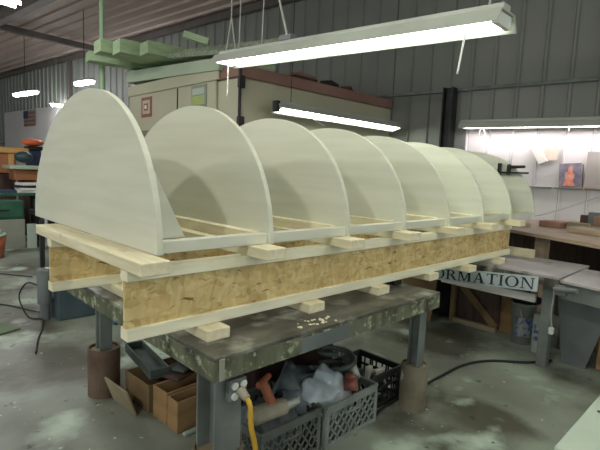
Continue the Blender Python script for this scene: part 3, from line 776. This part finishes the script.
# ------------------------------------------------------------------ beige machine with lumber on its roof
t = thing('beige_machine', 'large beige enclosed machine standing behind the ribs with lumber on its roof', 'machine', (4.1, 4.4, 0))
P = at(t)
bm = NB(); box(bm, 2.66, 5.55, 3.0, 5.75, 1.62, 2.19, .02); P('cabinet', bm, M['machine'])
bm = NB(); box(bm, 2.75, 5.50, 3.08, 5.7, 0, 1.6195, .01); P('base', bm, M['dkbrown'])
bm = NB(); box(bm, 2.64, 5.56, 2.985, 5.76, 2.1905, 2.32, .006); P('roof_fascia', bm, M['band'])
bm = NB(); prism(bm, [(3.30, 2.285), (5.75, 2.395), (5.75, 2.56), (3.30, 2.42)], 'x', 2.58, 3.1); P('hood', bm, M['hood'])
bm = NB(); box(bm, 2.61, 2.638, 3.35, 5.75, 2.1905, 2.34, .004); P('door_header', bm, M['machine'])
bm = NB(); box(bm, 2.625, 2.659, 3.42, 5.74, 1.66, 2.19, .008); d = P('door', bm, M['machine'])
bm = NB(); box(bm, 2.618, 2.6245, 4.28, 4.30, 1.68, 2.18); P('door_seam', bm, M['blackiron'])
bm = NB(); box(bm, 2.612, 2.6245, 3.60, 3.94, 1.90, 2.17, .004); w = P('window', bm, M['palegrey'])
bm = NB(); box(bm, 2.605, 2.6115, 3.62, 3.92, 1.93, 2.04); bm.transform(P.inv); obj('papers', bm, M['paper'], w)
bm = NB(); box(bm, 2.605, 2.6115, 3.64, 3.90, 2.05, 2.13); bm.transform(P.inv); obj('papers', bm, M['palepanel'], w)
bm = NB(); box(bm, 2.618, 2.6245, 5.00, 5.32, 1.86, 2.14); e = P('emblem_plate', bm, M['redsign'])
bm = NB(); box(bm, 2.612, 2.6175, 5.05, 5.27, 1.905, 2.095); bm.transform(P.inv); obj('emblem_panel', bm, M['machine'], e)
bm = NB(); box(bm, 2.607, 2.6115, 5.10, 5.22, 1.95, 2.05); bm.transform(P.inv); obj('emblem_mark', bm, M['redsign'], e)
bm = NB(); box(bm, 2.603, 2.6065, 5.13, 5.19, 1.975, 2.025); bm.transform(P.inv); obj('emblem_centre', bm, M['white'], e)
bm = NB(); box(bm, 2.66, 2.72, 4.2, 5.72, 1.30, 1.61, .004); P('red_panel', bm, M['redbrown'])
bm = NB(); cyl(bm, (2.64, 2.97, .6), (2.64, 2.97, 2.3), .018, seg=10); c_ = P('conduit', bm, M['blackiron'])
for z in (1.62, 2.06):
    bm = NB(); box(bm, 2.60, 2.68, 2.92, 2.965, z, z+.13, .004); bm.transform(P.inv); obj('switch_box', bm, M['blackiron'], c_)
# roof lumber
def board(name, label, cat, a, b, w, h, m, grp, roll=0):
    a = Vector(a); b = Vector(b); d = b-a; L = d.length
    bm = NB(); box(bm, -L/2, L/2, -w/2, w/2, -h/2, h/2, .003)
    o = obj(name, bm, m); q = d.to_track_quat('X', 'Z').to_euler(); o.location = (a+b)/2; o.rotation_euler = q
    return tag(o, label, cat, grp)
g = 'lumber on the machine roof'
board('long_board', 'long weathered board on the machine roof, lower of two', 'board', (2.52, 4.25, 2.545), (2.80, 2.75, 2.46), .16, .06, M['lumberdark'], g)
board('long_board', 'long weathered board on the machine roof, upper of two', 'board', (2.60, 4.2, 2.60), (2.86, 2.45, 2.52), .12, .05, M['lumberdark'], g)
labs = ['leftmost short green offcut overhanging the machine roof', 'short green offcut next to the leftmost one, square end showing', 'short green offcut in the middle of the roof pile',
        'green offcut lying crosswise over the roof pile', 'rightmost short green offcut of the roof pile', 'lone green offcut sticking up beyond the roof pile']
sp = [((1.97, 5.62, 2.64), (2.95, 5.45, 2.64), .24, .13), ((1.90, 5.08, 2.68), (2.85, 5.02, 2.66), .26, .16), ((2.02, 4.77, 2.65), (2.95, 4.69, 2.64), .28, .17),
      ((2.15, 5.40, 2.79), (2.85, 5.18, 2.78), .2, .1), ((2.22, 4.42, 2.62), (3.05, 4.36, 2.62), .26, .15), ((2.25, 3.50, 2.63), (2.46, 3.32, 2.56), .10, .07)]
for lab, (a, b, w, h) in zip(labs, sp): board('lumber_offcut', lab, 'lumber', a, b, w, h, M['greenwood'], 'green offcuts on the machine roof')
for k, (x, y, z, w, d, h, m, lab) in enumerate(((3.75, 3.15, 2.321, .42, .2, .05, 'dkbrown', 'dark plank stub on the roof edge, lower of the left pair'), (3.78, 3.17, 2.372, .36, .18, .05, 'band', 'brown plank stub on the roof edge, upper of the left pair'),
                                 (4.25, 3.12, 2.321, .30, .18, .07, 'blackiron', 'dark lump of scrap in the middle of the roof edge'), (4.62, 3.12, 2.321, .30, .16, .05, 'dkbrown', 'dark flat scrap near the right end of the roof edge'),
                                 (3.2, 3.2, 2.321, .4, .25, .09, 'lumberdark', 'weathered short block on the roof edge behind the big light'))):
    bm = NB(); box(bm, -w/2, w/2, -d/2, d/2, 0, h, .012); 
    tag(obj('roof_scrap', bm, M[m], loc=(x, y, z), rz=.2*k), lab, 'scrap', 'scrap on the machine roof')
bm = NB(); cyl(bm, (2.28, 5.9, 0), (2.28, 5.9, 4.28), .035, seg=14)
t = thing('green_pole', 'pale green vertical pole at the left end of the beige machine', 'pole', (2.28, 5.9, 0)); P = at(t); P('shaft', bm, M['greenpole'])
bm = NB(); box(bm, 2.18, 2.38, 5.8, 6.0, 0, .012, .002); P('foot_plate', bm, M['greenpole'])

# ------------------------------------------------------------------ wall items on the right
def onwall(s0, t0, t1, z0, z1, th, bm, rot=0):
    cy, cz = (t0+t1)/2, (z0+z1)/2
    m = Matrix.Rotation(RZ, 4, 'Z') @ Matrix.Translation((WS-s0-.032, cy, cz)) @ Matrix.Rotation(rot, 4, 'X')
    box(bm, -th, 0, -(t1-t0)/2, (t1-t0)/2, -(z1-z0)/2, (z1-z0)/2, .002, m)
t = thing('wall_picture', 'small colour picture leaning on the wall ledge, a reddish figure on it', 'picture', room(WS-.05, -.11, 1.115))
P = at(t); bm = NB(); onwall(.032, -.235, .005, 1.12, 1.41, .006, bm, -.06); P('sheet', bm, M['picture'])
bm = NB()
q = [(-.115+.075*a_, 1.135+.26*b_) for a_, b_ in ((-.9, 0), (.9, 0), (.6, .3), (.75, .6), (.3, .66), (.32, .85), (0, .96), (-.32, .85), (-.3, .66), (-.7, .5), (-.5, .25))]
prism(bm, q, 'x', WS-.0755, WS-.0735); bm.transform(Matrix.Rotation(RZ, 4, 'Z')); P('printed_figure', bm, M['figure'])
bm = NB(); onwall(.031, -.255, -.245, 1.12, 1.40, .003, bm, -.06); P('dark_edge', bm, M['dkbrown'])
bm = NB(); onwall(.028, -.72, -.275, 1.118, 1.55, .012, bm)
tag(obj('grey_board', bm, M['greyboard'], origin=room(WS-.03, -.5, 1.118)), 'plain grey board standing on the ledge at the right edge', 'board')
t = thing('tilted_box', 'white box hung askew on the wall right of the last rib', 'box', room(WS-.06, .26, 1.53))
P = at(t); bm = NB(); onwall(.03, .20, .30, 1.39, 1.65, .07, bm, -.5); P('body', bm, M['foam'])
bm = NB(); onwall(.028, .245, .285, 1.375, 1.63, .06, bm, -.5); P('dark_side', bm, M['greyboard'])
bm = NB(); onwall(.026, .04, .18, 1.44, 1.63, .004, bm)
tag(obj('beige_card', bm, M['beigeboard'], origin=room(WS-.03, .1, 1.5)), 'beige card fixed to the wall beside the tilted white box', 'card')
bm = NB(); onwall(.09, -.42, -.02, 1.1125, 1.122, .03, bm)
tag(obj('brown_strip', bm, M['redbrown'], origin=room(WS-.1, -.2, 1.1125)), 'thin brown strip lying on the wall ledge below the picture', 'strip')

# ------------------------------------------------------------------ work bench near the wall
br = math.radians(-27)
t = thing('work_bench', 'wide wooden work bench by the white wall, beyond the right end of the form', 'bench', (3.47, .28, 0), br)
# local: x = away from camera, y along the front edge towards the left
def lb(name, m, *q, par=None, bev=.003):
    bm = NB(); box(bm, *q, bev); return obj(name, bm, m, par or t)
lb('bench_top', M['benchwood'], 0, 1.55, -.95, .75, .737, .765)
lb('back_panel', M['dkbrown'], .55, .58, -.9, .7, 0, .7365)
for y in (-.90, -.30, .62):
    lb('leg', M['benchwood'], .10, .17, y, y+.09, 0, .7365); lb('leg', M['benchwood'], 1.38, 1.45, y, y+.09, 0, .7365)
lb('stretcher', M['dkbrown'], .58, .64, -.9, .7, .2, .29)
def bench_item(name, lab, cat, m, q, rz=0, grp=None, fuzz=0, bev=.004):
    bm = NB(); box(bm, *q, bev)
    if fuzz:
        bmesh.ops.subdivide_edges(bm, edges=bm.edges[:], cuts=3, use_grid_fill=True); crumple(bm, fuzz, 9, len(lab))
    Mx = Matrix.Translation((3.47, .28, 0)) @ Matrix.Rotation(br, 4, 'Z')
    c = Vector(((q[0]+q[1])/2, (q[2]+q[3])/2, q[4])); w = Mx @ c
    bmesh.ops.translate(bm, verts=bm.verts[:], vec=-c)
    return tag(obj(name, bm, m, loc=w, rz=br+rz), lab, cat, grp)
bench_item('wide_plank', 'long pale plank lying on the bench, front edge lit', 'plank', M['benchwood'], (.42, .60, -.94, -.20, .7655, .81))
bench_item('wide_plank', 'thin pale board lying behind the lit plank on the bench', 'plank', M['tan'], (.75, .95, -.9, .1, .7655, .79))
bench_item('brown_box', 'larger red-brown box on the bench just right of the last rib', 'box', M['redbrown'], (1.0, 1.25, -.28, .05, .7655, .88), .1)
bench_item('brown_box', 'smaller red-brown block on the bench in front of the larger box', 'box', M['redbrown'], (.55, .7, .02, .22, .7655, .82), .2)
bench_item('pale_block', 'pale timber block left on the bench at the end of the form', 'block', M['benchwood'], (.25, .36, .1, .5, .7655, .80), -.1)
bench_item('small_offcut', 'short thin offcut under the front edge of the bench top, on the ground', 'offcut', M['benchwood'], (.02, .08, -.40, -.12, .0, .03))
bench_item('pale_block', 'narrow pale block on the bench beside the smaller red-brown block', 'block', M['tan'], (.64, .72, -.17, .0, .7655, .83), .3)
bench_item('brown_box', 'low dark brown box at the back of the bench near the wall', 'box', M['dkbrown'], (1.35, 1.5, .15, .5, .7655, .85), .0)
bench_item('grey_tin', 'small grey tin on the bench near the left end', 'tin', M['motor'], (1.15, 1.23, .16, .24, .7655, .90), .2)
bench_item('plastic_wrap', 'crumpled pinkish plastic wrap on the bench, left heap', 'wrap', M['wrap'], (1.1, 1.35, -.62, -.34, .785, .86), 0, None, .03)
bench_item('plastic_wrap', 'crumpled pinkish plastic wrap on the bench, right heap', 'wrap', M['wrap'], (1.05, 1.35, -.93, -.70, .785, .86), 0, None, .03)
t3 = thing('tape_roll', 'roll of white tape standing on the bench between the plastic heaps', 'tape', (4.28, -.60, .8))
bm = NB()
seg = 20; R = [(.055, -.02), (.055, .02), (.03, .02), (.03, -.02)]
rg = [[bm.verts.new((x, a*math.cos(2*PI*k/seg), a*math.sin(2*PI*k/seg)+.02)) for k in range(seg)] for a, x in R]
for i in range(4):
    for k in range(seg): bm.faces.new((rg[i][k], rg[i][(k+1) % seg], rg[(i+1) % 4][(k+1) % seg], rg[(i+1) % 4][k]))
obj('tape', bm, M['white'], t3)
bm = NB(); tube(bm, [room(4.6, .25, .79), room(4.9, .0, .80), room(5.5, -.25, .92), room(5.8, -.5, 1.05)], .005, 6)
tag(obj('thin_cable', bm, M['greyboard'], smooth=True, origin=room(4.6, .25, .79)), 'thin grey cable rising from the bench along the white wall', 'cable')
bm = NB(); ball(bm, (0, 0, 0), .09, 3, (.9, 1.3, .5)); crumple(bm, .03, 16, 6)
tag(obj('scrap_heap', bm, M['rag'], loc=(2.84, -.72, .665)), 'grey tangled scrap heap on the grey table at the right edge', 'scrap')

# ------------------------------------------------------------------ far left: machines and clutter
t = thing('planer', 'tan and orange-brown planing machine at the far left', 'machine', (1.45, 7.6, 0))
P = at(t)
bm = NB(); box(bm, .7, 1.68, 7.45, 8.0, 1.27, 1.37, .02); P('top_cover', bm, M['planer'])
bm = NB(); box(bm, .75, 1.50, 7.5, 7.95, .95, 1.269, .01); P('body', bm, M['planerd'])
bm = NB(); box(bm, 1.38, 1.46, 7.46, 7.499, .96, 1.26, .005); P('side_post', bm, M['planer'])
bm = NB(); box(bm, .75, 1.5, 7.55, 7.95, 0, .949, .01); P('base', bm, M['dkbrown'])
t = thing('bandsaw', 'dark teal machine head beside the planer at the far left', 'machine', (1.6, 7.0, 0))
P = at(t)
bm = NB(); ball(bm, (1.50, 7.05, 1.22), .11, 2, (1.2, 1, .85)); P('motor', bm, M['teal'], True)
bm = NB(); box(bm, 1.25, 1.82, 6.8, 7.3, 1.03, 1.09, .008); P('table_plate', bm, M['hood'])
bm = NB(); box(bm, 1.33, 1.70, 6.9, 7.25, .86, 1.029, .01); P('apron', bm, M['planerd'])
bm = NB(); box(bm, 1.44, 1.60, 6.95, 7.2, 0, .859, .01); P('pedestal', bm, M['dkbrown'])
t = thing('orange_machine', 'machine with an orange hood far left beside the first rib', 'machine', (1.95, 8.3, 0))
P = at(t)
bm = NB(); ball(bm, (1.95, 8.3, 1.50), .17, 2, (1.1, 1, .42)); P('orange_hood', bm, mat('bright_orange', (222, 104, 58), (232, 120, 72), 4, .5), True)
bm = NB(); box(bm, 1.84, 2.08, 8.15, 8.45, 1.36, 1.43, .01); P('dark_band', bm, M['black'])
bm = NB(); box(bm, 1.85, 2.06, 8.2, 8.4, 0, 1.359, .01); P('body', bm, M['navy'])
for k, (x, y, z, w, d, h, m, lab) in enumerate(((1.72, 7.6, 1.08, .22, .3, .16, 'navy', 'blue crumpled cloth among the machines at the far left'),)):
    pass
t = thing('material_table', 'dark table stacked with white papers and boards at the far left', 'table', (1.45, 6.45, 0))
P = at(t)
bm = NB(); box(bm, .8, 1.55, 6.25, 6.7, .66, .70, .006); P('table_top', bm, M['greencab'])
for x, y in ((.85, 6.3), (1.5, 6.3), (.85, 6.65), (1.5, 6.65)):
    bm = NB(); box(bm, x-.03, x+.03, y-.03, y+.03, 0, .6595); P('leg', bm, M['blackiron'])
first = None
for k, (x, y, z, rz, m, lab) in enumerate(((1.05, 6.45, .7005, .1, 'navy', 'navy folded cloth on the dark table at the far left'), (1.42, 6.45, .7005, -.2, 'foam', 'white board on the dark table, lowest of the far left stack'), (1.43, 6.43, .7365, .1, 'foam', 'white board on the dark table, second from below in the far left stack'),
        (1.41, 6.46, .7725, -.1, 'black', 'black board on the dark table, third from below in the far left stack'), (1.44, 6.44, .8085, .2, 'foam', 'white board on the dark table, topmost of the far left stack'))):
    bm = NB(); box(bm, -.17, .17, -.13, .13, 0, .035, .003)
    tag(obj('stacked_board', bm, M[m], loc=(x, y, z), rz=rz), lab, 'board', 'boards on the far left table')
t = thing('green_cabinet', 'dark green steel cabinet at the left edge behind the grey panel', 'cabinet', (.98, 6.2, 0))
P = at(t)
bm = NB(); box(bm, .72, 1.2, 5.85, 6.2, 0, .62, .008); P('body', bm, M['greencab'])
bm = NB(); box(bm, .74, 1.18, 5.842, 5.8495, .40, .60, .004); d = P('drawer', bm, M['greencab'])
bm = NB(); box(bm, .90, 1.02, 5.825, 5.8415, .49, .51, .003); bm.transform(P.inv); obj('handle', bm, M['blackiron'], d)
bm = NB(); box(bm, .74, 1.17, 5.70, 5.73, 0, .385, .004)
tag(obj('grey_board', bm, M['palegrey'], origin=(.95, 5.715, 0)), 'pale grey panel leaning on the green cabinet at the left edge', 'panel')
bm = NB(); box(bm, 1.175, 1.29, 5.62, 5.65, 0, .33, .004)
tag(obj('white_board', bm, M['palepanel'], origin=(1.23, 5.63, 0)), 'narrow greenish-white panel beside the grey panel at the left', 'panel')
t = thing('orange_bucket', 'orange bucket with a pale lid at the left edge', 'bucket', (.68, 5.15, 0))
bm = NB(); cyl(bm, (0, 0, 0), (0, 0, .26), .12, .15, 24); obj('body', bm, M['orange'], t, True)
bm = NB(); cyl(bm, (0, 0, .2605), (0, 0, .29), .156, .15, 24); cyl(bm, (0, 0, .29), (0, 0, .34), .12, .09, 20); obj('lid', bm, M['palepanel'], t, True)
t = thing('black_stand', 'black machine stand between the white panel and the pump motor', 'stand', (1.35, 5.6, 0))
P = at(t)
bm = NB(); box(bm, 1.22, 1.56, 5.42, 5.75, .46, .52, .005); P('shelf', bm, M['black'])
bm = NB(); box(bm, 1.27, 1.48, 5.45, 5.7, .521, .66, .01); P('motor_box', bm, M['blackiron'])
for x, y in ((1.31, 5.45), (1.52, 5.45), (1.31, 5.72), (1.52, 5.72)):
    bm = NB(); box(bm, x-.022, x+.022, y-.022, y+.022, 0, .4595); P('leg', bm, M['black'])
t = thing('tool_cart', 'dark cart full of clutter beside the first rib on the left', 'cart', (1.75, 6.0, 0))
P = at(t)
bm = NB(); box(bm, 1.60, 2.1, 5.85, 6.3, .48, .53, .005); box(bm, 1.6, 2.1, 5.85, 6.3, .12, .16, .005); P('shelf', bm, M['blackiron'])
for x, y in ((1.63, 5.88), (2.07, 5.88), (1.63, 6.27), (2.07, 6.27)):
    bm = NB(); box(bm, x-.02, x+.02, y-.02, y+.02, 0, .9); P('post', bm, M['blackiron'])
bm = NB(); box(bm, 1.6, 2.1, 5.85, 6.3, .9005, .94, .005); P('top', bm, M['planerd'])
t = thing('wall_flag', 'faded red and white striped flag high on the far wall', 'flag', room(WS-.125, 16.15, 2.6), RZ)
bm = NB(); box(bm, -.008, .0, -.5, .5, -.26, .26, .002); obj('cloth', bm, M['palegrey'], t)
for k in range(4):
    bm = NB(); box(bm, -.014, -.0085, -.5+.08*(k%2), .5, .14-.13*k, .20-.13*k, .002); obj('stripe', bm, M['redsign'], t)
bm = NB(); box(bm, -.018, -.0145, .1, .5, .0, .25, .002); obj('canton', bm, M['navy'], t)
bm = NB(); box(bm, -.3, .3, -.2, .2, 0, .012, .003)
tag(obj('green_mat', bm, M['greymat'], loc=(-.05, 2.35, .001), rz=.4), 'green mat lying on the floor at the left edge', 'mat')

# ------------------------------------------------------------------ camera, world, view
F = Vector((0.69523838, 0.70973595, -0.1136595)); Rr = Vector((0.71705755, -0.69578508, 0.04137132)); U = Vector((0.04971987, 0.11026333, 0.99265801))
cd = bpy.data.cameras.new('camera'); cam = bpy.data.objects.new('camera', cd); C.objects.link(cam)
cd.sensor_width = 36; cd.lens = 463.2035*36/600; cd.clip_start = .02; cd.clip_end = 200
m = Matrix((Rr, U, -F)).transposed().to_4x4(); m.translation = Vector((-.50815997, -1.28012984, 1.16752051))
cam.matrix_world = m
bpy.context.scene.camera = cam
w = bpy.data.worlds.new('world'); bpy.context.scene.world = w; w.use_nodes = True
w.node_tree.nodes['Background'].inputs['Color'].default_value = (.90, 1.0, .97, 1)
w.node_tree.nodes['Background'].inputs['Strength'].default_value = .75
vs_ = bpy.context.scene.view_settings
vs_.view_transform = 'Standard'; vs_.look = 'None'; vs_.gamma = 1; vs_.use_curve_mapping = False; vs_.exposure = 0.15
